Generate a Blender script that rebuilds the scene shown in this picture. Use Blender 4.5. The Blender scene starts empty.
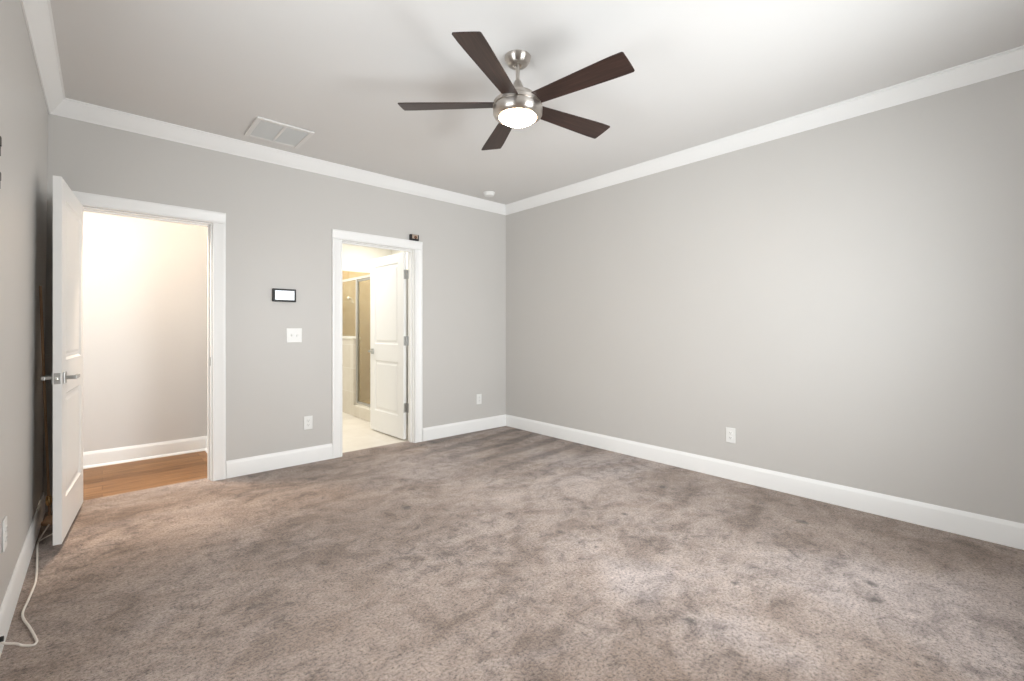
import bpy, bmesh, math, random
from mathutils import Vector, Matrix

S = bpy.context.scene
COL = S.collection
PI = math.pi
R = math.radians

# ------------------------------------------------------------------ camera, world, daylight, exposure
cam_d = bpy.data.cameras.new('camera')
cam = bpy.data.objects.new('camera', cam_d)
COL.objects.link(cam)
cam_d.sensor_width = 36.0
cam_d.lens = 16.0
cam_d.shift_y = -11.5 / 1024
cam_d.clip_start = 0.02
cam.location = (0, 0, 1.209)
cam.rotation_euler = (R(90), 0, R(-42))
S.camera = cam

S.view_settings.view_transform = 'Standard'
S.view_settings.look = 'None'
S.view_settings.exposure = 0.0
S.view_settings.gamma = 1.0
S.view_settings.use_curve_mapping = False

W = bpy.data.worlds.new('sky')
S.world = W
W.use_nodes = True
W.node_tree.nodes['Background'].inputs[0].default_value = (0.75, 0.87, 1.0, 1)
W.node_tree.nodes['Background'].inputs[1].default_value = 1.0


def area(name, loc, rot, sx, sy, power, color, spread=180):
    d = bpy.data.lights.new(name, 'AREA')
    d.shape = 'RECTANGLE'
    d.size, d.size_y = sx, sy
    d.energy = power
    d.color = color
    d.spread = R(spread)
    o = bpy.data.objects.new(name, d)
    COL.objects.link(o)
    o.location = loc
    o.rotation_euler = rot
    return o


# the room: x from the left wall to the right wall, y from the window wall to the back wall
XL, XR, YF, YB, ZC = -0.28, 3.76, -0.55, 4.29, 2.736
WT = 0.13                                   # wall thickness
WZ0, WZ1 = 0.60, 2.15
WINL = (0.80, 2.15)                         # wide window in the left wall beside the camera (y range)
WINF = (1.48, 2.88)                         # narrower window in the wall behind the camera (x range)
area('window_daylight', (XL - WT - 0.06, sum(WINL) / 2, (WZ0 + WZ1) / 2), (R(90), 0, R(-90)), WINL[1] - WINL[0], WZ1 - WZ0, 50, (0.97, 0.985, 1.0))
area('window_daylight', (sum(WINF) / 2, YF - WT - 0.02, (WZ0 + WZ1) / 2), (R(90), 0, 0), WINF[1] - WINF[0], WZ1 - WZ0, 74, (0.97, 0.985, 1.0), 130)
area('ceiling_fill_light', (sum(WINF) / 2, YF - 0.85, 0.20), (R(145), 0, 0), 2.0, 0.6, 33, (0.95, 0.98, 1.0))  # added light outside, tilted up through the window to brighten the ceiling
area('hall_lamp_light', (0.15, 4.78, 2.70), (R(-38), 0, 0), 0.25, 0.25, 44, (1.0, 0.80, 0.60), 110)
area('hall_lamp_light', (-1.7, 4.95, 2.70), (0, 0, 0), 1.0, 0.6, 56, (0.92, 0.98, 1.0))
area('bathroom_lamp_light', (2.0, 5.6, 2.70), (0, 0, 0), 1.4, 1.4, 50, (1.0, 0.985, 0.955))
area('shower_lamp_light', (3.15, 6.5, 2.70), (0, 0, 0), 0.3, 0.3, 16, (1.0, 0.96, 0.88))


# ------------------------------------------------------------------ materials
def new_mat(name, color=(0.8, 0.8, 0.8), rough=0.5, metal=0.0, spec=0.5):
    m = bpy.data.materials.new(name)
    m.use_nodes = True
    b = m.node_tree.nodes['Principled BSDF']
    b.inputs['Base Color'].default_value = (*color, 1)
    b.inputs['Roughness'].default_value = rough
    b.inputs['Metallic'].default_value = metal
    b.inputs['Specular IOR Level'].default_value = spec
    return m, m.node_tree, b


def node(nt, kind, **kw):
    n = nt.nodes.new(kind)
    for k, v in kw.items():
        if k.startswith('i_'):
            n.inputs[k[2:].replace('_', ' ')].default_value = v
        else:
            setattr(n, k, v)
    return n


def position(nt, scale=(1, 1, 1), rot=(0, 0, 0)):
    g = node(nt, 'ShaderNodeNewGeometry')
    mp = node(nt, 'ShaderNodeMapping')
    mp.inputs['Scale'].default_value = scale
    mp.inputs['Rotation'].default_value = rot
    nt.links.new(g.outputs['Position'], mp.inputs['Vector'])
    return mp.outputs['Vector']


def noise(nt, vec, scale, detail=3, rough=0.5, dist=0.0):
    n = node(nt, 'ShaderNodeTexNoise')
    n.inputs['Scale'].default_value = scale
    n.inputs['Detail'].default_value = detail
    n.inputs['Roughness'].default_value = rough
    n.inputs['Distortion'].default_value = dist
    nt.links.new(vec, n.inputs['Vector'])
    return n.outputs['Fac']


def ramp(nt, fac, stops):
    r = node(nt, 'ShaderNodeValToRGB')
    e = r.color_ramp.elements
    while len(e) < len(stops):
        e.new(0.5)
    for i, (p, c) in enumerate(stops):
        e[i].position = p
        e[i].color = (*c, 1) if len(c) == 3 else c
    nt.links.new(fac, r.inputs['Fac'])
    return r.outputs['Color']


def math_n(nt, op, a, b=None):
    n = node(nt, 'ShaderNodeMath', operation=op)
    for i, v in enumerate((a, b)):
        if v is None:
            continue
        if isinstance(v, (int, float)):
            n.inputs[i].default_value = v
        else:
            nt.links.new(v, n.inputs[i])
    return n.outputs[0]


def mixc(nt, fac, a, b, mode='MIX'):
    n = node(nt, 'ShaderNodeMix', data_type='RGBA', blend_type=mode)
    if isinstance(fac, (int, float)):
        n.inputs[0].default_value = fac
    else:
        nt.links.new(fac, n.inputs[0])
    for i, v in ((6, a), (7, b)):
        if isinstance(v, tuple):
            n.inputs[i].default_value = (*v, 1)
        else:
            nt.links.new(v, n.inputs[i])
    return n.outputs[2]


def bump(nt, b, h, strength, dist):
    n = node(nt, 'ShaderNodeBump')
    n.inputs['Strength'].default_value = strength
    n.inputs['Distance'].default_value = dist
    nt.links.new(h, n.inputs['Height'])
    nt.links.new(n.outputs['Normal'], b.inputs['Normal'])


def paint(name, color, rough=0.55, spec=0.3, bumps=True):
    m, nt, b = new_mat(name, color, rough, 0, spec)
    v = position(nt)
    n1 = noise(nt, v, 2.2, 4)
    c = mixc(nt, n1, tuple(x * 0.985 for x in color), tuple(min(1, x * 1.015) for x in color))
    nt.links.new(c, b.inputs['Base Color'])
    if bumps:
        bump(nt, b, noise(nt, v, 140, 2), 0.08, 0.002)
    return m


M = {}
M['wall'] = paint('grey_wall_paint', (0.603, 0.586, 0.562), 0.42, 0.35)
M['hall_wall'] = paint('hall_wall_paint', (0.70, 0.69, 0.68), 0.5)
M['bath_wall'] = paint('cream_wall_paint', (0.72, 0.71, 0.66), 0.5)
M['ceiling'] = paint('ceiling_paint', (0.77, 0.76, 0.745), 0.8, 0.2)
M['trim'] = paint('white_trim_paint', (0.92, 0.92, 0.91), 0.35, 0.5, False)
M['door'] = paint('white_door_paint', (0.87, 0.865, 0.85), 0.38, 0.5, False)
M['plastic'] = new_mat('white_plastic', (0.86, 0.86, 0.84), 0.35)[0]
M['slot'] = new_mat('dark_slot', (0.05, 0.05, 0.05), 0.6)[0]
M['black'] = new_mat('black_plastic', (0.006, 0.006, 0.007), 0.5)[0]
M['bronze'] = new_mat('bronze_metal', (0.62, 0.42, 0.27), 0.45, 0.25)[0]
M['bronze_dark'] = new_mat('dark_bronze_metal', (0.07, 0.04, 0.022), 0.4, 0.6)[0]
M['brass'] = new_mat('brass', (0.85, 0.58, 0.28), 0.22, 1.0)[0]
M['darkmetal'] = new_mat('dark_painted_metal', (0.10, 0.10, 0.09), 0.5, 0.3)[0]
M['satin'] = new_mat('satin_nickel', (0.50, 0.50, 0.49), 0.32, 1.0)[0]
M['chrome'] = new_mat('light_aluminium', (0.86, 0.85, 0.80), 0.25, 0.8)[0]
M['cord'] = new_mat('white_cable', (0.80, 0.74, 0.68), 0.45)[0]
M['grille_back'] = new_mat('vent_filter_grey', (0.42, 0.43, 0.42), 0.8)[0]
M['louver'] = new_mat('vent_louver_grey', (0.70, 0.71, 0.70), 0.6)[0]
M['vent_paint'] = new_mat('vent_frame_paint', (0.80, 0.79, 0.77), 0.5)[0]
M['lens'] = new_mat('brown_lens', (0.14, 0.06, 0.03), 0.2)[0]
M['tan'] = new_mat('tan_plastic', (0.42, 0.33, 0.26), 0.35)[0]

# brushed nickel of the fan
m, nt, b = new_mat('brushed_nickel', (0.56, 0.52, 0.48), 0.33, 1.0)
v = position(nt, (6, 6, 400))
n1 = noise(nt, v, 3, 3)
bump(nt, b, n1, 0.05, 0.001)
b.inputs['Anisotropic'].default_value = 0.85
b.inputs['Anisotropic Rotation'].default_value = 0.25
tg = node(nt, 'ShaderNodeTangent', direction_type='RADIAL', axis='Z')
nt.links.new(tg.outputs[0], b.inputs['Tangent'])
M['nickel'] = m

# walnut blades: grain runs along the blade (local x)
m, nt, b = new_mat('walnut_blade', (0.06, 0.03, 0.02), 0.42, 0, 0.45)
tc = node(nt, 'ShaderNodeTexCoord')
mp = node(nt, 'ShaderNodeMapping')
mp.inputs['Scale'].default_value = (2.0, 34.0, 10.0)
nt.links.new(tc.outputs['Object'], mp.inputs['Vector'])
g = noise(nt, mp.outputs['Vector'], 2.0, 6, 0.6, 0.8)
c = ramp(nt, g, [(0.30, (0.020, 0.010, 0.008)), (0.55, (0.040, 0.020, 0.015)), (0.75, (0.068, 0.034, 0.026))])
nt.links.new(c, b.inputs['Base Color'])
bump(nt, b, g, 0.12, 0.001)
M['walnut'] = m

# glowing glass bowl of the fan light
m, nt, b = new_mat('lit_frosted_glass', (0.95, 0.9, 0.82), 0.4)
b.inputs['Emission Color'].default_value = (1.0, 0.76, 0.50, 1)
b.inputs['Emission Strength'].default_value = 65.0
M['lit_glass'] = m

m, nt, b = new_mat('lit_touchscreen', (0.6, 0.65, 0.7), 0.2)
b.inputs['Emission Color'].default_value = (0.90, 0.95, 1.0, 1)
b.inputs['Emission Strength'].default_value = 0.55
M['screen'] = m


def clear_glass(name, tint):
    m = bpy.data.materials.new(name)
    m.use_nodes = True
    nt = m.node_tree
    nt.nodes.remove(nt.nodes['Principled BSDF'])
    out = nt.nodes['Material Output']
    tr = node(nt, 'ShaderNodeBsdfTransparent')
    tr.inputs[0].default_value = (*tint, 1)
    gl = node(nt, 'ShaderNodeBsdfGlossy')
    gl.inputs['Roughness'].default_value = 0.02
    fr = node(nt, 'ShaderNodeFresnel')
    fr.inputs[0].default_value = 1.45
    mx = node(nt, 'ShaderNodeMixShader')
    nt.links.new(math_n(nt, 'MULTIPLY', fr.outputs[0], 0.3), mx.inputs[0])
    nt.links.new(tr.outputs[0], mx.inputs[1])
    nt.links.new(gl.outputs[0], mx.inputs[2])
    nt.links.new(mx.outputs[0], out.inputs['Surface'])
    return m


M['glass'] = clear_glass('shower_glass', (0.94, 0.93, 0.87))
M['window_glass'] = clear_glass('window_glass', (0.97, 0.98, 0.98))

# carpet: mottled taupe pile with brushed patches, a painted lit middle, vacuum strokes and fine fibre grain
m, nt, b = new_mat('taupe_carpet', (0.3, 0.25, 0.22), 0.95, 0, 0.1)
v = position(nt)
vs = position(nt, (1.0, 1.5, 1.0), (0, 0, R(35)))
big = noise(nt, v, 0.62, 4, 0.55, 1.0)
mid = noise(nt, vs, 2.6, 7, 0.66, 1.0)
small = noise(nt, v, 12, 7, 0.74, 0.5)
clump = noise(nt, v, 1.7, 3, 0.55, 0.5)
fib = noise(nt, v, 80, 3, 0.85)
# light painted into the pile colour: brighter, cooler mid-floor, duller round it
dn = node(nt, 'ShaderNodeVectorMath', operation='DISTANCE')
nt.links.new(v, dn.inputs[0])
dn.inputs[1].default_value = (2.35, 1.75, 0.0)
lit_middle = node(nt, 'ShaderNodeMapRange', interpolation_type='SMOOTHSTEP')
lit_middle.inputs[1].default_value, lit_middle.inputs[2].default_value = 1.75, 0.55
nt.links.new(math_n(nt, 'ADD', dn.outputs['Value'], math_n(nt, 'MULTIPLY', math_n(nt, 'SUBTRACT', big, 0.5), -3.0)), lit_middle.inputs[0])
c1 = ramp(nt, mid, [(0.36, (0.160, 0.115, 0.093)), (0.46, (0.325, 0.252, 0.213)), (0.58, (0.455, 0.373, 0.332))])
c2 = mixc(nt, 0.50, c1, ramp(nt, big, [(0.41, (0.250, 0.175, 0.130)), (0.50, (0.345, 0.262, 0.214)), (0.57, (0.420, 0.348, 0.320))]))
c2 = mixc(nt, lit_middle.outputs[0], mixc(nt, 1.0, c2, (0.93, 0.915, 0.90), 'MULTIPLY'), mixc(nt, 1.0, c2, (1.20, 1.24, 1.29), 'MULTIPLY'))
smf = math_n(nt, 'ADD', math_n(nt, 'MULTIPLY', small, 0.72), math_n(nt, 'MULTIPLY', clump, 0.28))
c3 = mixc(nt, 0.95, c2, ramp(nt, smf, [(0.36, (0.40, 0.385, 0.38)), (0.45, (0.82, 0.81, 0.81)), (0.51, (1.0, 1.0, 1.0)), (0.62, (1.14, 1.14, 1.14))]), 'MULTIPLY')
# vacuum strokes across the far end of the room by the long wall
sep = node(nt, 'ShaderNodeSeparateXYZ')
nt.links.new(v, sep.inputs[0])
wv = node(nt, 'ShaderNodeTexWave', wave_type='BANDS', bands_direction='Y')
wv.inputs['Scale'].default_value = 1.05
wv.inputs['Distortion'].default_value = 1.6
wv.inputs['Detail'].default_value = 2
wv.inputs['Detail Scale'].default_value = 1.5
nt.links.new(position(nt, (1, 1, 1), (0, 0, R(-6))), wv.inputs['Vector'])
mx_ = node(nt, 'ShaderNodeMapRange')
mx_.inputs[1].default_value, mx_.inputs[2].default_value = 2.0, 2.7
nt.links.new(sep.outputs[0], mx_.inputs[0])
my_ = node(nt, 'ShaderNodeMapRange')
my_.inputs[1].default_value, my_.inputs[2].default_value = 2.3, 3.1
nt.links.new(sep.outputs[1], my_.inputs[0])
zone = math_n(nt, 'MULTIPLY', mx_.outputs[0], my_.outputs[0])
strokes = ramp(nt, wv.outputs['Fac'], [(0.1, (0.58, 0.57, 0.57)), (0.6, (1.0, 1.0, 1.0))])
# small dents pressed into the pile by furniture feet
dent = None
for dx, dy, dr in ((1.81, 0.905, 0.022), (1.53, 2.77, 0.030), (3.262, 0.898, 0.030), (3.183, 1.819, 0.026), (2.538, 1.716, 0.018), (2.026, 1.823, 0.022), (2.035, 1.564, 0.016), (2.565, 0.422, 0.026), (2.715, 0.469, 0.024), (2.238, 0.899, 0.018)):
    ds = node(nt, 'ShaderNodeVectorMath', operation='DISTANCE')
    nt.links.new(v, ds.inputs[0])
    ds.inputs[1].default_value = (dx, dy, 0.0)
    mr = node(nt, 'ShaderNodeMapRange')
    mr.inputs[1].default_value, mr.inputs[2].default_value = dr * 1.5, dr * 0.3
    nt.links.new(math_n(nt, 'ADD', ds.outputs['Value'], math_n(nt, 'MULTIPLY', math_n(nt, 'SUBTRACT', small, 0.5), dr * 2.5)), mr.inputs[0])
    dent = mr.outputs[0] if dent is None else math_n(nt, 'MAXIMUM', dent, mr.outputs[0])
c3 = mixc(nt, math_n(nt, 'MULTIPLY', dent, 0.85), c3, (0.085, 0.068, 0.060))
c4 = mixc(nt, math_n(nt, 'MULTIPLY', zone, 1.0), c3, mixc(nt, 1.0, c3, strokes, 'MULTIPLY'))
c5 = mixc(nt, 0.95, c4, ramp(nt, fib, [(0.30, (0.12, 0.115, 0.11)), (0.46, (0.90, 0.90, 0.90)), (0.55, (1.15, 1.15, 1.15)), (0.70, (1.45, 1.45, 1.45))]), 'MULTIPLY')
nt.links.new(c5, b.inputs['Base Color'])
hh = math_n(nt, 'ADD', math_n(nt, 'MULTIPLY', fib, 0.8), math_n(nt, 'MULTIPLY', small, 0.6))
bump(nt, b, hh, 0.9, 0.012)
b.inputs['Sheen Weight'].default_value = 0.25
b.inputs['Sheen Roughness'].default_value = 0.6
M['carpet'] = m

# hall wood floor: planks run along x
m, nt, b = new_mat('oak_plank_floor', (0.4, 0.22, 0.1), 0.48, 0, 0.25)
v = position(nt)
br = node(nt, 'ShaderNodeTexBrick')
br.offset = 0.37
br.inputs['Color1'].default_value = (0.0, 0, 0, 1)
br.inputs['Color2'].default_value = (1.0, 1, 1, 1)
br.inputs['Mortar'].default_value = (0.2, 0.2, 0.2, 1)
br.inputs['Scale'].default_value = 1.0
br.inputs['Mortar Size'].default_value = 0.0015
br.inputs['Brick Width'].default_value = 1.1
br.inputs['Row Height'].default_value = 0.125
nt.links.new(v, br.inputs['Vector'])
gr = noise(nt, position(nt, (1.2, 16, 1)), 3, 6, 0.6, 0.7)
gf = math_n(nt, 'ADD', math_n(nt, 'MULTIPLY', gr, 0.7), math_n(nt, 'MULTIPLY', br.outputs['Color'], 0.3))
c = ramp(nt, gf, [(0.28, (0.115, 0.052, 0.020)), (0.50, (0.225, 0.112, 0.046)), (0.72, (0.34, 0.185, 0.085))])
c = mixc(nt, math_n(nt, 'MULTIPLY', br.outputs['Fac'], 0.8), c, (0.07, 0.033, 0.015))
nt.links.new(c, b.inputs['Base Color'])
M['wood'] = m


def tile_mat(name, col_a, col_b, grout, w, h, axes, rough=0.35):
    m, nt, b = new_mat(name, col_a, rough, 0, 0.4)
    v = position(nt)
    sp = node(nt, 'ShaderNodeSeparateXYZ')
    nt.links.new(v, sp.inputs[0])
    cb = node(nt, 'ShaderNodeCombineXYZ')
    nt.links.new(sp.outputs[axes[0]], cb.inputs[0])
    nt.links.new(sp.outputs[axes[1]], cb.inputs[1])
    br = node(nt, 'ShaderNodeTexBrick')
    br.offset = 0.5 if w != h else 0.0
    br.inputs['Color1'].default_value = (0, 0, 0, 1)
    br.inputs['Color2'].default_value = (1, 1, 1, 1)
    br.inputs['Scale'].default_value = 1
    br.inputs['Mortar Size'].default_value = 0.003
    br.inputs['Brick Width'].default_value = w
    br.inputs['Row Height'].default_value = h
    nt.links.new(cb.outputs[0], br.inputs['Vector'])
    n1 = noise(nt, v, 5, 5, 0.6, 0.5)
    f = math_n(nt, 'ADD', math_n(nt, 'MULTIPLY', n1, 0.75), math_n(nt, 'MULTIPLY', br.outputs['Color'], 0.25))
    c = ramp(nt, f, [(0.25, col_a), (0.75, col_b)])
    c = mixc(nt, br.outputs['Fac'], c, grout)
    nt.links.new(c, b.inputs['Base Color'])
    return m


M['tile_back'] = tile_mat('beige_shower_tile_xz', (0.42, 0.30, 0.15), (0.62, 0.49, 0.30), (0.58, 0.50, 0.36), 0.33, 0.33, (0, 2))
M['tile_side'] = tile_mat('beige_shower_tile_yz', (0.42, 0.30, 0.15), (0.62, 0.49, 0.30), (0.58, 0.50, 0.36), 0.33, 0.33, (1, 2))
M['tile_pony'] = tile_mat('cream_half_wall_tile', (0.66, 0.60, 0.50), (0.76, 0.71, 0.62), (0.80, 0.77, 0.70), 0.33, 0.33, (1, 2))
M['tile_floor'] = tile_mat('cream_floor_tile', (0.68, 0.62, 0.53), (0.78, 0.73, 0.65), (0.74, 0.70, 0.63), 0.45, 0.45, (0, 1))
M['marble'] = paint('cream_stone_cap', (0.82, 0.79, 0.71), 0.25, 0.5, False)


# ------------------------------------------------------------------ geometry helpers
class MB:
    def __init__(self):
        self.bm = bmesh.new()

    def box(self, x0, x1, y0, y1, z0, z1):
        vs = [self.bm.verts.new((x, y, z)) for x in (x0, x1) for y in (y0, y1) for z in (z0, z1)]
        for f in ((0, 1, 3, 2), (4, 6, 7, 5), (0, 4, 5, 1), (2, 3, 7, 6), (0, 2, 6, 4), (1, 5, 7, 3)):
            self.bm.faces.new([vs[i] for i in f])
        return self

    def prism(self, prof, p0, p1, up=(0, 0, 1), out=(1, 0, 0), e0=(0, 0, 0), e1=(0, 0, 0)):
        """profile points (outward, upward) swept straight from p0 to p1; e0/e1 shift each end per unit of outward (mitres)"""
        up, out = Vector(up), Vector(out)
        rings = []
        for p, e in ((Vector(p0), Vector(e0)), (Vector(p1), Vector(e1))):
            rings.append([self.bm.verts.new(p + out * a + up * h + e * a) for a, h in prof])
        n = len(prof)
        for i in range(n):
            j = (i + 1) % n
            self.bm.faces.new((rings[0][i], rings[0][j], rings[1][j], rings[1][i]))
        self.bm.faces.new(rings[0])
        self.bm.faces.new(list(reversed(rings[1])))
        return self

    def lathe(self, prof, c=(0, 0, 0), seg=48, mat=None):
        """profile of (r, z) turned around z; r = 0 closes the end"""
        mat = mat or Matrix()
        rings = []
        for r, z in prof:
            if r < 1e-6:
                rings.append([self.bm.verts.new(mat @ (Vector(c) + Vector((0, 0, z))))])
            else:
                rings.append([self.bm.verts.new(mat @ (Vector(c) + Vector((r * math.cos(2 * PI * k / seg), r * math.sin(2 * PI * k / seg), z)))) for k in range(seg)])
        for a, b in zip(rings, rings[1:]):
            for k in range(seg):
                j = (k + 1) % seg
                if len(a) == 1 and len(b) == 1:
                    continue
                if len(a) == 1:
                    self.bm.faces.new((a[0], b[j], b[k]))
                elif len(b) == 1:
                    self.bm.faces.new((a[k], a[j], b[0]))
                else:
                    self.bm.faces.new((a[k], a[j], b[j], b[k]))
        for r, top in ((rings[0], False), (rings[-1], True)):
            if len(r) > 1:
                self.bm.faces.new(r if top else list(reversed(r)))
        return self

    def tube(self, pts, rad, seg=10):
        """round tube through the points (smoothed), capped"""
        P = [Vector(p) for p in pts]
        rings = []
        prev = None
        for i, p in enumerate(P):
            t = (P[min(i + 1, len(P) - 1)] - P[max(i - 1, 0)]).normalized()
            if prev is None:
                n = t.orthogonal().normalized()
            else:
                n = (prev - t * prev.dot(t)).normalized()
            prev = n
            bn = t.cross(n)
            r = rad[i] if isinstance(rad, (list, tuple)) else rad
            rings.append([self.bm.verts.new(p + (n * math.cos(2 * PI * k / seg) + bn * math.sin(2 * PI * k / seg)) * r) for k in range(seg)])
        for a, b in zip(rings, rings[1:]):
            for k in range(seg):
                j = (k + 1) % seg
                self.bm.faces.new((a[k], a[j], b[j], b[k]))
        self.bm.faces.new(list(reversed(rings[0])))
        self.bm.faces.new(rings[-1])
        return self

    def build(self, name, mat, parent=None, bevel=0, smooth=False, seg=2):
        bm = self.bm
        bmesh.ops.recalc_face_normals(bm, faces=bm.faces)
        me = bpy.data.meshes.new(name)
        bm.to_mesh(me)
        bm.free()
        me.materials.append(M[mat])
        o = bpy.data.objects.new(name, me)
        COL.objects.link(o)
        if parent:
            o.parent = parent
        if smooth:
            for p in me.polygons:
                p.use_smooth = True
            if hasattr(me, 'set_sharp_from_angle'):
                me.set_sharp_from_angle(angle=R(38))
        if bevel:
            md = o.modifiers.new('soft_edges', 'BEVEL')
            md.width = bevel
            md.segments = seg
            md.limit_method = 'ANGLE'
            md.angle_limit = R(40)
        return o


def tag(o, label, cat, group=None, kind=None):
    o['label'] = label
    o['category'] = cat
    if group:
        o['group'] = group
    if kind:
        o['kind'] = kind
    return o


def empty(name, loc=(0, 0, 0), rot=(0, 0, 0)):
    o = bpy.data.objects.new(name, None)
    o.empty_display_size = 0.1
    COL.objects.link(o)
    o.location = loc
    o.rotation_euler = rot
    return o


def struct(o, label, cat):
    return tag(o, label, cat, kind='structure')


def smooth_path(pts, n=8):
    """Catmull-Rom through the points"""
    P = [Vector(p) for p in pts]
    P = [P[0] * 2 - P[1]] + P + [P[-1] * 2 - P[-2]]
    out = []
    for i in range(1, len(P) - 2):
        for k in range(n):
            t = k / n
            a, b, c, d = P[i - 1], P[i], P[i + 1], P[i + 2]
            out.append(0.5 * ((2 * b) + (c - a) * t + (2 * a - 5 * b + 4 * c - d) * t * t + (3 * b - a - 3 * c + d) * t ** 3))
    out.append(P[-2])
    return out


# ------------------------------------------------------------------ room shell
# door openings in the back wall (x range) and their height
D1 = (-0.137, 0.648)
D2 = (1.690, 2.462)
DH = 2.05
XLB, XLT = -0.292, -0.264         # the left wall leans a little: its face at the floor and at the ceiling
HX0, HX1, HY = -3.20, 0.79, 5.455      # hallway
BX0, BX1, BY = 1.0, 3.70, 7.22         # bathroom

w = MB()
w.box(-0.42, XR + WT, YF - WT, YB + 0.115, -0.10, 0)
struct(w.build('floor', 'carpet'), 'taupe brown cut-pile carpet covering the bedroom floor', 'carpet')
w = MB()
w.box(-0.42, XR + WT, YF - WT, YB + WT, ZC, ZC + 0.1)
struct(w.build('ceiling', 'ceiling'), 'flat off-white bedroom ceiling around the fan', 'ceiling')

w = MB()
for x0, x1, z0, z1 in ((-0.42, D1[0], 0, ZC), (D1[1], D2[0], 0, ZC), (D2[1], XR + WT, 0, ZC), (D1[0], D1[1], DH, ZC), (D2[0], D2[1], DH, ZC)):
    w.box(x0, x1, YB, YB + WT - 0.01, z0, z1)
struct(w.build('wall_back', 'wall'), 'light grey painted back wall with two doorways', 'wall')
w = MB()
w.box(XR, XR + WT, YF, YB, 0, ZC)
struct(w.build('wall_right', 'wall'), 'long plain light grey wall with a single outlet', 'wall')
w = MB()


def left_piece(y0, y1, za, zb):
    fa, fb = [XLB + (XLT - XLB) * z / ZC for z in (za, zb)]
    w.prism([(fa - XLB, za), (-0.13, za), (-0.13, zb), (fb - XLB, zb)], (XLB, y0, 0), (XLB, y1, 0), out=(1, 0, 0))


left_piece(YF, WINL[0], 0, ZC)
left_piece(WINL[1], YB, 0, ZC)
left_piece(WINL[0], WINL[1], 0, WZ0)
left_piece(WINL[0], WINL[1], WZ1, ZC)
struct(w.build('wall_left', 'wall'), 'light grey wall seen at a steep angle behind the open door', 'wall')
w = MB()
w.box(-0.42, WINF[0], YF - WT, YF, 0, ZC).box(WINF[1], XR + WT, YF - WT, YF, 0, ZC)
w.box(WINF[0], WINF[1], YF - WT, YF, 0, WZ0).box(WINF[0], WINF[1], YF - WT, YF, WZ1, ZC)
struct(w.build('wall_front', 'wall'), 'light grey window wall behind the camera', 'wall')

for i, (loc, rz, wd, lab) in enumerate((((XLB + 0.008, sum(WINL) / 2, WZ0), R(-90), WINL[1] - WINL[0], 'wide white sash window in the wall beside the camera'),
                                        ((sum(WINF) / 2, YF, WZ0), 0, WINF[1] - WINF[0], 'white sash window in the wall behind the camera'))):
    e = empty('window_%d' % (i + 1), loc, (0, 0, rz))
    struct(e, lab, 'window')
    h = wd / 2
    H = WZ1 - WZ0
    f = MB()
    f.box(-h, -h + 0.05, -0.10, -0.03, 0, H).box(h - 0.05, h, -0.10, -0.03, 0, H)
    f.box(-h + 0.05, h - 0.05, -0.10, -0.03, 0, 0.05).box(-h + 0.05, h - 0.05, -0.10, -0.03, H - 0.05, H)
    f.box(-h + 0.05, h - 0.05, -0.09, -0.04, H / 2 - 0.02, H / 2 + 0.02)
    f.build('window_frame', 'trim', e, 0.004)
    f = MB()
    f.box(-h - 0.09, -h, 0, 0.018, -0.09, H + 0.09).box(h, h + 0.09, 0, 0.018, -0.09, H + 0.09)
    f.box(-h, h, 0, 0.018, H, H + 0.09).box(-h, h, 0, 0.03, -0.09, 0.0)
    f.build('window_casing', 'trim', e, 0.003)
    g = MB()
    g.box(-h + 0.05, h - 0.05, -0.068, -0.062, 0.05, H / 2 - 0.02).box(-h + 0.05, h - 0.05, -0.068, -0.062, H / 2 + 0.02, H - 0.05)
    g.build('window_pane', 'window_glass', e)

# crown moulding, mitred in the corners
CROWN = [(0, 0), (0.007, 0.0), (0.009, 0.006), (0.016, 0.012), (0.034, 0.038), (0.056, 0.074), (0.066, 0.086), (0.066, 0.092), (0.075, 0.094), (0.075, 0.102), (0, 0.102)]
zc = ZC - 0.102


def crown(name, p0, p1, out, e0, e1, label, wide=1.0):
    struct(MB().prism([(a * wide, h) for a, h in CROWN], p0, p1, out=out, e0=e0, e1=e1).build(name, 'trim', smooth=True), label, 'crown moulding')


xl = XLT - 0.0005
crown('trim_1', (xl, YB, zc), (XR, YB, zc), (0, -1, 0), (1, 0, 0), (-1, 0, 0), 'white crown moulding along the wall above the two doorways', 1.12)
crown('trim_2', (XR, YB, zc), (XR, YF, zc), (-1, 0, 0), (0, -1, 0), (0, 1, 0), 'white crown moulding along the long plain wall')
crown('trim_3', (xl, YF, zc), (xl, YB, zc), (1, 0, 0), (0, 1, 0), (0, -1, 0), 'white crown moulding above the open hall door', 1.12)
crown('trim_4', (XR, YF, zc), (xl, YF, zc), (0, 1, 0), (-1, 0, 0), (1, 0, 0), 'white crown moulding above the windows')

# baseboards
BASE = [(0, 0), (0.014, 0), (0.014, 0.112), (0.0125, 0.120), (0.009, 0.126), (0.007, 0.134), (0.004, 0.140), (0, 0.140)]


def base(name, runs, label, prof=BASE):
    b_ = MB()
    for p0, p1, out in runs:
        b_.prism(prof, p0, p1, out=out)
    struct(b_.build(name, 'trim', smooth=True), label, 'baseboard')


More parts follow.
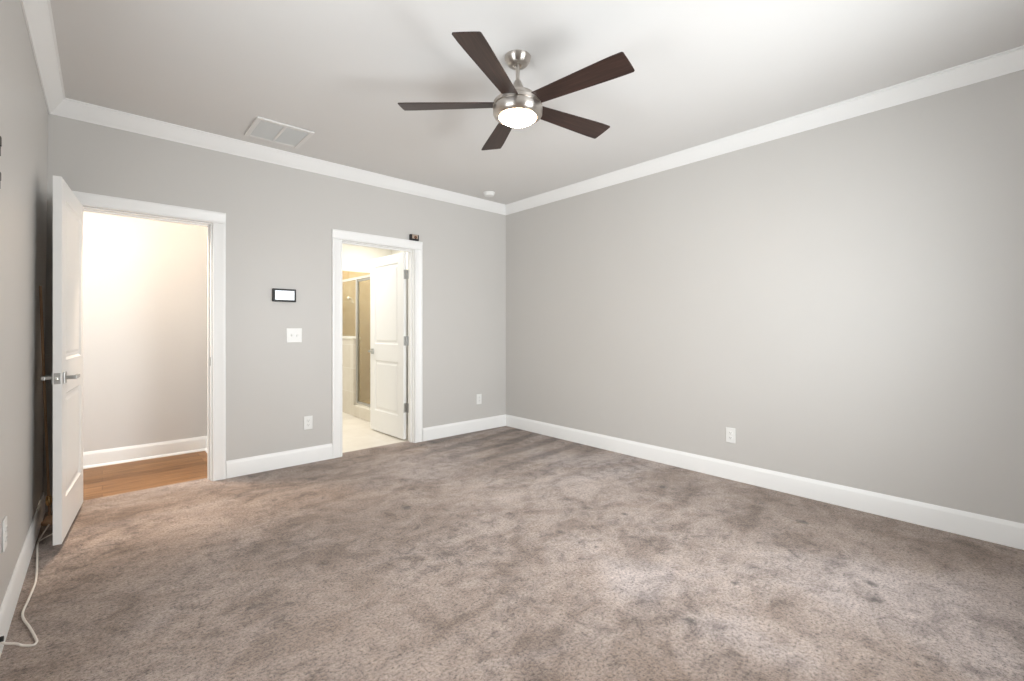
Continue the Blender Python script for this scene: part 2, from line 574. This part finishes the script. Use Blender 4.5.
CW = 0.09    # casing width
base('baseboard_back', [((D1[1] + CW + 0.008, YB, 0), (D2[0] - CW, YB, 0), (0, -1, 0)), ((D2[1] + CW + 0.012, YB, 0), (XR, YB, 0), (0, -1, 0))], 'white baseboard under the wall with the two doorways')
base('baseboard_right', [((XR, YF, 0), (XR, YB - 0.014, 0), (-1, 0, 0))], 'white baseboard under the long plain wall')
base('baseboard_left', [((XLB, YF, 0), (XLB, YB, 0), (1, 0, 0))], 'white baseboard beside the loose white cable', [(-0.01, 0), (0.013, 0), (0.013, 0.112), (0.011, 0.124), (0.008, 0.134), (0.005, 0.140), (-0.01, 0.140)])
base('baseboard_front', [((XLB, YF, 0), (XR, YF, 0), (0, 1, 0))], 'white baseboard under the windows')

# door casings and jambs
CAS = [(0, 0), (0.010, 0.0), (0.016, 0.004), (0.016, 0.012), (0.013, 0.016), (0.015, 0.060), (0.019, 0.070), (0.019, 0.086), (0.016, 0.090), (0, 0.090)]


def door_frame(name, xa, xb, label, stop_y, left=True):
    e = empty(name, ((xa + xb) / 2, YB, 0))
    struct(e, label, 'door frame')
    h = (xb - xa) / 2
    c = MB()
    cc = 0.004
    # outward is -y, profile "up" runs away from the opening
    c.prism(CAS, (h + cc, 0, 0), (h + cc, 0, DH + cc), up=(1, 0, 0), out=(0, -1, 0))
    c.prism(CAS, (-h - cc, 0, 0), (-h - cc, 0, DH + cc), up=(-1, 0, 0), out=(0, -1, 0))
    c.prism(CAS, (-h - cc - CW, 0, DH + cc), (h + cc + CW, 0, DH + cc), up=(0, 0, 1), out=(0, -1, 0))
    c.build('casing', 'trim', e, smooth=True)
    c = MB()
    for s in (-1, 1):
        c.prism([(a, q * 1.0) for a, q in CAS], (s * (h + cc), WT - 0.01, 0), (s * (h + cc), WT - 0.01, DH + cc), up=(s, 0, 0), out=(0, 1, 0))
    c.prism(CAS, (-h - cc - CW, WT - 0.01, DH + cc), (h + cc + CW, WT - 0.01, DH + cc), up=(0, 0, 1), out=(0, 1, 0))
    c.build('rear_casing', 'trim', e, smooth=True)
    j = MB()
    j.box(-h - 0.002, -h + 0.006, 0, WT - 0.01, 0, DH).box(h - 0.006, h + 0.002, 0, WT - 0.01, 0, DH)
    j.box(-h + 0.006, h - 0.006, 0, WT - 0.01, DH - 0.006, DH + 0.002)
    sy = stop_y
    j.box(-h + 0.006, -h + 0.018, sy, sy + 0.035, 0, DH - 0.006).box(h - 0.018, h - 0.006, sy, sy + 0.035, 0, DH - 0.006)
    j.box(-h + 0.018, h - 0.018, sy, sy + 0.035, DH - 0.018, DH - 0.006)
    j.build('jamb', 'trim', e, 0.0015)
    return e, h


e1, h1 = door_frame('trim_5', D1[0], D1[1], 'white door casing around the hallway opening', 0.045)
s_ = MB()
s_.box(h1 - 0.0075, h1 - 0.0055, 0.006, 0.036, 0.915, 0.985)
s_.build('strike_plate', 'satin', e1, 0.0008)['label'] = 'satin nickel strike plate'
e2, h2 = door_frame('trim_6', D2[0], D2[1], 'white door casing around the bathroom opening', 0.040)


# ------------------------------------------------------------------ the two doors
def slab(bld, w, h, t, z0, panels):
    """panelled door slab, hinge edge at x = 0, thickness y 0..t; panels = (x0, x1, z0, z1) on both faces"""
    bm = bld.bm
    zs = [z0]
    for p in panels:
        zs += [p[2], p[3]]
    zs.append(z0 + h)
    x0, x1 = panels[0][0], panels[0][1]
    RING = [(0, 0), (0.004, 0.004), (0.012, 0.009), (0.030, 0.009), (0.046, 0.003), (0.050, 0.003)]
    for y, s in ((0, 1), (t, -1)):
        def q(pts):
            bm.faces.new([bm.verts.new((a, y + s * d, c)) for a, c, d in pts])
        for i in range(0, len(zs), 2):
            q([(0, zs[i], 0), (w, zs[i], 0), (w, zs[i + 1], 0), (0, zs[i + 1], 0)])
        for p in panels:
            for a, b_ in ((0, x0), (x1, w)):
                q([(a, p[2], 0), (b_, p[2], 0), (b_, p[3], 0), (a, p[3], 0)])
            rects = []
            for off, dep in RING:
                rects.append([bm.verts.new((a, y + s * dep, c)) for a, c in ((x0 + off, p[2] + off), (x1 - off, p[2] + off), (x1 - off, p[3] - off), (x0 + off, p[3] - off))])
            for A, B in zip(rects, rects[1:]):
                for k in range(4):
                    bm.faces.new((A[k], A[(k + 1) % 4], B[(k + 1) % 4], B[k]))
            bm.faces.new(rects[-1])
    for a, b_ in (((0, z0), (w, z0)), ((w, z0), (w, z0 + h)), ((w, z0 + h), (0, z0 + h)), ((0, z0 + h), (0, z0))):
        bm.faces.new([bm.verts.new(v) for v in ((a[0], 0, a[1]), (b_[0], 0, b_[1]), (b_[0], t, b_[1]), (a[0], t, a[1]))])
    bmesh.ops.remove_doubles(bm, verts=bm.verts, dist=0.0001)
    return bld


def lever(parent, x, y, z, s, mat='satin', reach=0.115, label=None):
    """square rose, neck and flat lever on the face whose outward direction is s along y; the lever points to the hinge"""
    hb = MB()
    hb.box(x - 0.032, x + 0.032, min(y, y + s * 0.009), max(y, y + s * 0.009), z - 0.032, z + 0.032)
    hb.lathe([(0.011, 0), (0.011, 0.036)], seg=20, mat=Matrix.Translation((x, y + s * 0.009, z)) @ Matrix.Rotation(-s * PI / 2, 4, 'X'))
    ya, yb_ = y + s * 0.038, y + s * 0.054
    hb.box(x - reach, x + 0.012, min(ya, yb_), max(ya, yb_), z - 0.010, z + 0.010)
    o = hb.build('handle', mat, parent, 0.002)
    if label:
        o['label'] = label
    return o


T = 0.035
DW = 0.765
d1 = empty('door_1', (-0.131, YB - 0.024, 0), (0, 0, R(-95.2)))
struct(d1, 'white two-panel hall door standing open against the left wall', 'door')
slab(MB(), DW - 0.005, 2.015, T, 0.03, [(0.115, DW - 0.12, 0.255, 0.845), (0.115, DW - 0.12, 1.035, 1.94)]).build('slab', 'door', d1, 0.0015)
lever(d1, DW - 0.065, T, 0.938, 1)
lever(d1, DW - 0.065, 0, 0.938, -1)
lp = MB()
lp.box(DW - 0.0052, DW - 0.0035, 0.004, 0.031, 0.908, 0.968)
lpo = lp.build('latch_plate', 'satin', d1, 0.0006)
lb = MB()
lb.box(DW - 0.004, DW + 0.007, 0.011, 0.023, 0.930, 0.947)
lb.build('latch_bolt', 'chrome', lpo, 0.002)

d2 = empty('door_2', (2.452, YB + WT + 0.016, 0), (0, 0, R(92.0)))
struct(d2, 'white two-panel bathroom door swung open into the bathroom', 'door')
slab(MB(), DW - 0.005, 2.025, T, 0.015, [(0.115, DW - 0.12, 0.255, 0.845), (0.115, DW - 0.12, 1.035, 1.94)]).build('slab', 'door', d2, 0.0015)
lever(d2, DW - 0.065, T, 0.945, 1, reach=0.10)
lever(d2, DW - 0.065, 0, 0.945, -1, reach=0.10)
for z in (0.355, 1.08, 1.80):
    hg = MB()
    hg.box(-0.0022, 0.0006, 0.002, 0.034, z - 0.05, z + 0.05)
    hg.lathe([(0.006, -0.052), (0.006, 0.052)], c=(-0.004, -0.004, z), seg=14)
    hg.box(-0.060, -0.004, -0.0045, -0.0025, z - 0.05, z + 0.05)
    hg.build('hinge', 'satin', d2, 0.0005)['label'] = 'satin nickel hinge'

# ------------------------------------------------------------------ hallway beyond the first doorway
w = MB()
w.box(HX0, HX1, YB + 0.115, HY + 0.1, -0.10, -0.006)
struct(w.build('floor_hall', 'wood'), 'warm brown wood plank floor of the hallway', 'wood floor')
w = MB()
w.box(HX0, HX1 + 0.1, HY, HY + 0.1, -0.006, ZC)
struct(w.build('wall_hall_back', 'hall_wall'), 'pale hallway wall seen through the open doorway', 'wall')
w = MB()
w.box(HX1, HX1 + 0.1, YB + WT - 0.01, HY, -0.006, ZC)
struct(w.build('wall_hall_right', 'hall_wall'), 'hallway end wall beside the doorway', 'wall')
w = MB()
w.box(HX0 - 0.1, HX0, YB + WT - 0.01, HY + 0.1, -0.006, ZC)
w.box(HX0, -0.42, YB, YB + WT - 0.01, -0.006, ZC)
struct(w.build('wall_hall_left', 'hall_wall'), 'hallway wall hidden behind the open hall door', 'wall')
w = MB()
w.box(HX0 - 0.1, HX1 + 0.1, YB + WT, HY + 0.1, ZC, ZC + 0.1)
struct(w.build('ceiling_hall', 'ceiling'), 'off-white hallway ceiling', 'ceiling')
SHOE = [(0, 0), (0.028, 0), (0.027, 0.008), (0.022, 0.016), (0.014, 0.020), (0.014, 0.112), (0.0125, 0.120), (0.009, 0.126), (0.007, 0.134), (0.004, 0.140), (0, 0.140)]
base('baseboard_hall', [((HX0, HY, -0.006), (HX1, HY, -0.006), (0, -1, 0)), ((HX1, YB + WT + 0.03, -0.006), (HX1, HY - 0.014, -0.006), (-1, 0, 0))], 'white baseboard with shoe moulding in the hallway', SHOE)

# ------------------------------------------------------------------ bathroom beyond the second doorway
PX = 2.595           # face of the half wall
PY = 6.18            # its end nearest the doorway
w = MB()
w.box(BX0, BX1, YB + 0.115, BY, -0.10, 0.0)
struct(w.build('floor_bathroom', 'tile_floor'), 'cream tiled bathroom floor', 'tile floor')
w = MB()
w.box(BX0 - 0.1, BX1 + 0.1, YB + WT, BY + 0.1, ZC, ZC + 0.1)
struct(w.build('ceiling_bathroom', 'bath_wall'), 'cream bathroom ceiling', 'ceiling')
w = MB()
w.box(BX0 - 0.1, BX1 + 0.1, BY, BY + 0.1, 0, ZC)
struct(w.build('wall_bathroom_back', 'bath_wall'), 'cream painted bathroom wall above the shower tiles', 'wall')
w = MB()
w.box(BX0 - 0.1, BX0, YB + WT - 0.01, BY, 0, ZC)
struct(w.build('wall_bathroom_left', 'bath_wall'), 'cream bathroom side wall out of sight', 'wall')
w = MB()
w.box(BX1, BX1 + 0.1, YB + WT - 0.01, BY, 0, ZC)
struct(w.build('wall_bathroom_right', 'bath_wall'), 'cream bathroom wall behind the open bathroom door', 'wall')
w = MB()
w.box(PX + 0.09, BX1, BY - 0.012, BY, 0, 2.14)
struct(w.build('wall_shower_back', 'tile_back'), 'beige tiled back wall inside the shower', 'tiled wall')
w = MB()
w.box(BX1 - 0.012, BX1, 5.30, BY - 0.012, 0, 2.14)
struct(w.build('wall_shower_side', 'tile_side'), 'beige tiled side wall inside the shower', 'tiled wall')
w = MB()
w.box(PX, PX + 0.09, PY, BY - 0.001, 0, 1.07)
struct(w.build('wall_half', 'tile_pony'), 'cream tiled half wall below the fixed shower glass', 'half wall')
w = MB()
w.box(PX - 0.012, PX + 0.102, PY - 0.012, BY - 0.013, 1.07, 1.092)
struct(w.build('trim_7', 'marble', None, 0.004), 'pale stone cap on the shower half wall', 'stone cap')
w = MB()
w.box(PX - 0.015, PX + 0.10, 5.30, PY - 0.013, 0, 0.155)
struct(w.build('trim_8', 'tile_pony', None, 0.006), 'cream tiled curb under the shower door', 'curb')
w = MB()
w.box(PX + 0.10, BX1 - 0.012, 5.30, BY - 0.012, 0.0, 0.03)
struct(w.build('floor_shower', 'tile_side'), 'beige tiled shower floor', 'tile floor')
w = MB()
w.box(PX, BX1, 5.20, 5.30, 0, 1.96)
struct(w.build('wall_shower_end', 'bath_wall'), 'wall closing the shower behind the open bathroom door', 'wall')

en = empty('shower_enclosure', (PX + 0.05, PY - 0.02, 0.155))
tag(en, 'framed glass shower enclosure seen beside the open bathroom door', 'shower enclosure')
z0 = -0.155


def rel(mb, x0, x1, y0, y1, za, zb):
    return mb.box(x0 - (PX + 0.05), x1 - (PX + 0.05), y0 - (PY - 0.02), y1 - (PY - 0.02), za - 0.155, zb - 0.155)


xm = PX + 0.045
f = MB()
rel(f, xm - 0.018, xm + 0.018, 5.302, BY - 0.013, 1.895, 1.93)
rel(f, xm - 0.018, xm + 0.018, PY - 0.035, PY - 0.013, 0.157, 1.895)
f.build('frame', 'chrome', en, 0.002)
f = MB()
rel(f, xm - 0.014, xm + 0.014, PY - 0.012, BY - 0.013, 1.093, 1.11)
f.build('sill_rail', 'chrome', en, 0.002)
f = MB()
rel(f, xm - 0.014, xm + 0.014, 5.302, PY - 0.036, 0.157, 0.18)
f.build('threshold', 'chrome', en, 0.002)
f = MB()
rel(f, xm - 0.003, xm + 0.003, PY - 0.012, BY - 0.013, 1.11, 1.895)
f.build('fixed_pane', 'glass', en)
dr = MB()
rel(dr, xm - 0.012, xm + 0.012, PY - 0.066, PY - 0.037, 0.185, 1.89)
rel(dr, xm - 0.012, xm + 0.012, 5.43, 5.455, 0.185, 1.89)
rel(dr, xm - 0.012, xm + 0.012, 5.455, PY - 0.066, 0.185, 0.21)
rel(dr, xm - 0.012, xm + 0.012, 5.455, PY - 0.066, 1.865, 1.89)
dro = dr.build('glass_door', 'satin', en, 0.002)
dp = MB()
rel(dp, xm - 0.003, xm + 0.003, 5.455, PY - 0.066, 0.21, 1.865)
dp.build('door_pane', 'glass', dro)

sh = empty('shower_sprayer', (2.955, BY - 0.012, 1.70))
tag(sh, 'small shower head and arm on the beige tile wall', 'shower head')
f = MB()
f.lathe([(0.03, 0), (0.03, 0.004), (0.012, 0.012), (0.0, 0.012)], seg=24, mat=Matrix.Rotation(PI / 2, 4, 'X'))
f.build('flange', 'chrome', sh, smooth=True)
f = MB()
f.tube(smooth_path([(0, -0.005, 0), (0, -0.06, 0.012), (-0.01, -0.12, 0.0), (-0.015, -0.16, -0.035)]), 0.009)
f.build('arm', 'chrome', sh, smooth=True)
f = MB()
f.lathe([(0.0, 0.012), (0.010, 0.01), (0.014, -0.02), (0.026, -0.035), (0.026, -0.042), (0, -0.042)], seg=28, mat=Matrix.Translation((-0.016, -0.165, -0.045)) @ Matrix.Rotation(R(-30), 4, 'X'))
f.build('spray_head', 'chrome', sh, smooth=True)

# ------------------------------------------------------------------ ceiling fan
FX, FY, FZ = 1.736, 1.880, 2.470
fan = empty('ceiling_fan', (FX, FY, ZC))
tag(fan, 'brushed nickel ceiling fan with five dark walnut blades and lit bowl', 'ceiling fan')
dz = lambda z: z - 2.740 + (0.013 if z < 2.6 else 0.0)
f = MB()
f.lathe([(0.0, dz(2.7395)), (0.074, dz(2.7395)), (0.074, dz(2.734)), (0.071, dz(2.724)), (0.065, dz(2.712)), (0.056, dz(2.700)), (0.047, dz(2.694)), (0.026, dz(2.693)), (0.022, dz(2.700)), (0, dz(2.700))])
f.build('canopy', 'nickel', fan, smooth=True)
f = MB()
f.lathe([(0.0, dz(2.701)), (0.011, dz(2.701)), (0.011, dz(2.6005)), (0.0, dz(2.6005))], seg=24)
f.build('downrod', 'nickel', fan, smooth=True)
f = MB()
f.lathe([(0.0, dz(2.610)), (0.014, dz(2.610)), (0.018, dz(2.592)), (0.026, dz(2.572)), (0.038, dz(2.550)), (0.052, dz(2.530)), (0.062, dz(2.518)), (0.0, dz(2.518))])
f.build('coupling_cover', 'nickel', fan, smooth=True)
f = MB()
f.lathe([(0.0, dz(2.520)), (0.080, dz(2.520)), (0.092, dz(2.514)), (0.095, dz(2.505)), (0.097, dz(2.487)), (0.128, dz(2.478)), (0.137, dz(2.468)), (0.138, dz(2.450)), (0.132, dz(2.448)), (0.132, dz(2.442)), (0.0, dz(2.442))])
f.build('motor_housing', 'nickel', fan, smooth=True)
f = MB()
f.lathe([(0.0, dz(2.4418)), (0.138, dz(2.4418)), (0.140, dz(2.438)), (0.138, dz(2.405)), (0.132, dz(2.394)), (0.120, dz(2.388)), (0.106, dz(2.387)), (0.103, dz(2.392)), (0, dz(2.394))])
f.build('light_ring', 'nickel', fan, smooth=True)
f = MB()
prof = [(0.103 * math.cos(t), dz(2.390) - 0.036 * math.sin(t)) for t in [i * PI / 2 / 10 for i in range(10)]]
f.lathe([(0, dz(2.3935)), (0.103, dz(2.3935))] + prof[1:] + [(0.0, dz(2.354))])
f.build('light_bowl', 'lit_glass', fan, smooth=True)['label'] = 'glowing frosted glass bowl'


def blade():
    f = MB()
    # outline in the blade plane: x outward, y across; root narrower than tip
    out = []
    n = 10
    edge_a = [(0.085 + (0.655 - 0.085) * i / n, -(0.045 + 0.033 * min(1, (i / n) * 1.15))) for i in range(n + 1)]
    edge_b = [(0.085 + (0.657 - 0.085) * i / n, (0.045 + 0.020 * min(1, (i / n) * 1.15))) for i in range(n, -1, -1)]
    tip = [(0.6625, -0.072), (0.6645, -0.02), (0.6645, 0.03), (0.664, 0.059)]
    out = edge_a + tip + edge_b
    t = 0.0028
    up = [f.bm.verts.new((x, y, t)) for x, y in out]
    lo = [f.bm.verts.new((x, y, -t)) for x, y in out]
    f.bm.faces.new(up)
    f.bm.faces.new(list(reversed(lo)))
    for i in range(len(out)):
        j = (i + 1) % len(out)
        f.bm.faces.new((lo[i], lo[j], up[j], up[i]))
    return f


b0 = None
for k in range(5):
    if b0 is None:
        o = b0 = blade().build('blade', 'walnut', fan, 0.001)
    else:
        o = b0.copy()
        COL.objects.link(o)
        o.parent = fan
    o.location = (0, 0, FZ - ZC)
    o.rotation_mode = 'XYZ'
    o.rotation_euler = (-0.197, 0, R(-79.7 + 72 * k))

# ------------------------------------------------------------------ ceiling: return-air vent and smoke detector
vx0, vx1, vy0, vy1 = 0.825, 1.222, 3.640, 4.045
vent = empty('ceiling_vent', ((vx0 + vx1) / 2, (vy0 + vy1) / 2, ZC))
tag(vent, 'square white slatted return-air vent in the ceiling', 'vent')
a = (vx1 - vx0) / 2
bb = (vy1 - vy0) / 2
f = MB()
fw = 0.032
f.box(-a, -a + fw, -bb, bb, -0.014, -0.001).box(a - fw, a, -bb, bb, -0.014, -0.001)
f.box(-a + fw, a - fw, -bb, -bb + fw, -0.014, -0.001).box(-a + fw, a - fw, bb - fw, bb, -0.014, -0.001)
f.build('frame', 'vent_paint', vent, 0.003)
f = MB()
f.box(-0.010, 0.010, -bb + fw, bb - fw, -0.013, -0.001)
f.build('centre_bar', 'vent_paint', vent, 0.002)
f = MB()
f.box(-a + fw, a - fw, -bb + fw, bb - fw, -0.003, -0.001)
f.build('filter_backing', 'grille_back', vent)
for sx in (-1, 1):
    f = MB()
    x0, x1 = (-a + fw, -0.010) if sx < 0 else (0.010, a - fw)
    n = 24
    for i in range(n):
        y = -bb + fw + (i + 0.5) * (2 * bb - 2 * fw) / n
        f.box(x0, x1, y - 0.0042, y + 0.0042, -0.010, -0.0075)
    f.build('louver', 'louver', vent)

sd = empty('smoke_detector', (3.225, 3.965, ZC))
tag(sd, 'round white smoke detector on the ceiling near the far corner', 'smoke detector')
f = MB()
f.lathe([(0, -0.0005), (0.068, -0.0005), (0.068, -0.010), (0.064, -0.014), (0, -0.014)], seg=40)
f.build('mounting_base', 'plastic', sd, smooth=True)
f = MB()
f.lathe([(0, -0.014), (0.058, -0.014), (0.058, -0.022), (0.052, -0.034), (0.030, -0.040), (0.0, -0.041)], seg=40)
f.build('dome', 'plastic', sd, smooth=True)


# ------------------------------------------------------------------ wall fittings
def outlet(loc, rotz, label, group='wall outlets'):
    """plate faces local -y"""
    e = empty('wall_outlet', loc, (0, 0, rotz))
    tag(e, label, 'outlet', group)
    p = MB()
    p.box(-0.0375, 0.0375, -0.006, -0.0005, -0.060, 0.060)
    p.build('cover_plate', 'plastic', e, 0.003)
    for s in (-1, 1):
        q = MB()
        q.lathe([(0.0165, 0), (0.0165, 0.002), (0.015, 0.003), (0, 0.003)], seg=28, mat=Matrix.Translation((0, -0.006, s * 0.0195)) @ Matrix.Rotation(PI / 2, 4, 'X') @ Matrix.Diagonal((1.0, 0.85, 1, 1)))
        so = q.build('socket', 'plastic', e)
        z = MB()
        for dx in (-0.0062, 0.0062):
            z.box(dx - 0.001, dx + 0.001, -0.0094, -0.0088, s * 0.0195 + 0.000, s * 0.0195 + 0.008)
        z.box(-0.002, 0.002, -0.0094, -0.0088, s * 0.0195 - 0.009, s * 0.0195 - 0.005)
        z.build('slot', 'slot', so)
    return e


outlet((1.383, YB, 0.363), 0, 'white wall outlet below the light switch between the two doorways')
outlet((3.332, YB, 0.375), 0, 'white wall outlet beside the bathroom doorway near the far corner')
outlet((XR, 1.544, 0.354), R(-90), 'white wall outlet low on the long plain wall')
outlet((XLB + 0.0045, 2.66, 0.405), R(90), 'white wall outlet above the loose cable beside the hall door')

sw = empty('light_switch', (1.264, YB, 1.153))
tag(sw, 'white double toggle light switch under the wall touchscreen', 'light switch')
f = MB()
f.box(-0.064, 0.064, -0.006, -0.0005, -0.063, 0.063)
f.build('cover_plate', 'plastic', sw, 0.003)
for i, dx in enumerate((-0.023, 0.023)):
    f = MB()
    s = 1 if i == 0 else -1
    f.prism([(0.004, -0.011), (0.0075, -0.011), (0.016, s * 0.008 - 0.003), (0.016, s * 0.008 + 0.003), (0.0075, 0.011), (0.004, 0.011)], (dx - 0.0045, 0, 0), (dx + 0.0045, 0, 0), out=(0, -1, 0))
    f.build('toggle', 'plastic', sw, 0.0008)
    for dz_ in (-0.030, 0.030):
        f = MB()
        f.lathe([(0.003, 0), (0.003, 0.0012), (0, 0.0016)], seg=12, mat=Matrix.Translation((dx, -0.006, dz_)) @ Matrix.Rotation(PI / 2, 4, 'X'))
        f.build('screw', 'plastic', sw)

tp = empty('wall_touchscreen', (1.180, YB, 1.502))
tag(tp, 'small black framed control touchscreen glowing white on the wall', 'touchscreen')
f = MB()
f.box(-0.094, 0.094, -0.026, -0.0005, -0.056, 0.056)
f.build('housing', 'black', tp, 0.004)
f = MB()
f.box(-0.076, 0.078, -0.0272, -0.0262, -0.040, 0.040)
f.build('screen', 'screen', tp)['label'] = 'glowing white screen'

cs = empty('motion_sensor', (2.452, YB - 0.002, DH + 0.0945 + 0.006))
tag(cs, 'tiny dark box with a brown lens sitting on the bathroom door casing', 'sensor')
f = MB()
f.box(-0.050, 0.050, -0.036, 0.0, -0.006, 0.056)
f.build('case', 'black', cs, 0.006)
f = MB()
f.box(-0.034, 0.034, -0.040, -0.0362, 0.010, 0.053)
fp = f.build('face_plate', 'tan', cs, 0.003)
f = MB()
f.lathe([(0.016, 0), (0.015, 0.004), (0.008, 0.008), (0, 0.009)], seg=24, mat=Matrix.Translation((0.004, -0.040, 0.025)) @ Matrix.Rotation(PI / 2, 4, 'X'))
f.build('lens', 'lens', fp, smooth=True)


def lean(z):
    return XLB + (XLT - XLB) * z / ZC


for z, hh, lab in ((1.853, 0.031, 'upper of two small dark metal brackets on the wall by the open door'), (1.733, 0.027, 'lower of two small dark metal brackets on the wall by the open door')):
    e = empty('wall_bracket', (lean(z), 2.375, z))
    tag(e, lab, 'bracket', 'dark wall brackets')
    f = MB()
    f.box(0.001, 0.006, -0.05, 0.042, -hh, hh)
    f.build('plate', 'darkmetal', e, 0.0015)
    f = MB()
    f.box(0.006, 0.016, -0.05, -0.03, -hh * 0.5, hh * 0.5)
    f.build('lug', 'darkmetal', e, 0.0015)

# ------------------------------------------------------------------ cable and the pole behind the hall door
cz = 0.006
pts = [(XLB + 0.010, 2.392, 0.118), (XLB + 0.035, 2.43, 0.080), (-0.240, 2.51, 0.030), (-0.222, 2.520, 0.010), (-0.196, 2.506, cz), (-0.188, 2.520, cz), (-0.190, 2.545, cz), (-0.216, 2.66, cz), (-0.249, 2.80, cz), (-0.243, 2.95, cz), (-0.236, 3.14, cz),
       (-0.252, 3.42, cz), (-0.268, 3.66, cz), (-0.262, 3.80, cz), (-0.240, 4.02, cz), (-0.222, 4.20, cz)]
cb = empty('cable', (XLB + 0.013, 2.392, 0))
tag(cb, 'thin white cable running from the baseboard to behind the hall door', 'cable')
off = Vector(cb.location)
f = MB()
f.tube([p - off for p in smooth_path(pts, 8)], 0.0043, 10)
f.build('main_strand', 'cord', cb, smooth=True)
f = MB()
f.tube([p - off for p in smooth_path([(-0.266, 3.69, cz + 0.004), (-0.250, 3.735, cz + 0.002), (-0.215, 3.80, cz - 0.001), (-0.17, 3.87, cz - 0.001)], 8)], 0.0036, 10)
f.build('branch_strand', 'cord', cb, smooth=True)
f = MB()
f.lathe([(0, -0.002), (0.013, -0.002), (0.013, 0.006), (0.009, 0.008), (0.009, 0.020), (0, 0.020)], seg=20, mat=Matrix.Translation((0.001, 0, 0.118)) @ Matrix.Rotation(R(90), 4, 'Y'))
f.build('plug', 'black', cb, smooth=True)['label'] = 'black connector'

po = empty('floor_pole', (-0.243, 4.02, 0))
tag(po, 'slim tan bronze pole with a brass collar standing behind the open hall door', 'pole')
f = MB()
f.lathe([(0, 0.001), (0.036, 0.001), (0.038, 0.006), (0.036, 0.018), (0.022, 0.030), (0.012, 0.050), (0, 0.052)], seg=32)
f.build('base', 'bronze', po, smooth=True)
p0, p1 = Vector((0, 0, 0.045)), Vector((-0.024, -0.22, 1.46))
f = MB()
f.tube([p0, p0.lerp(p1, 0.5), p1], 0.0062, 12)
f.build('rod', 'bronze', po, smooth=True)
f = MB()
q = p0.lerp(p1, 0.075)
f.tube([q + Vector((0, 0, -0.03)), q + Vector((0, 0, -0.015)), q + Vector((0, 0, 0.015)), q + Vector((0, 0, 0.03))], [0.010, 0.014, 0.014, 0.010], 14)
f.build('collar', 'brass', po, smooth=True)['label'] = 'shiny brass collar'
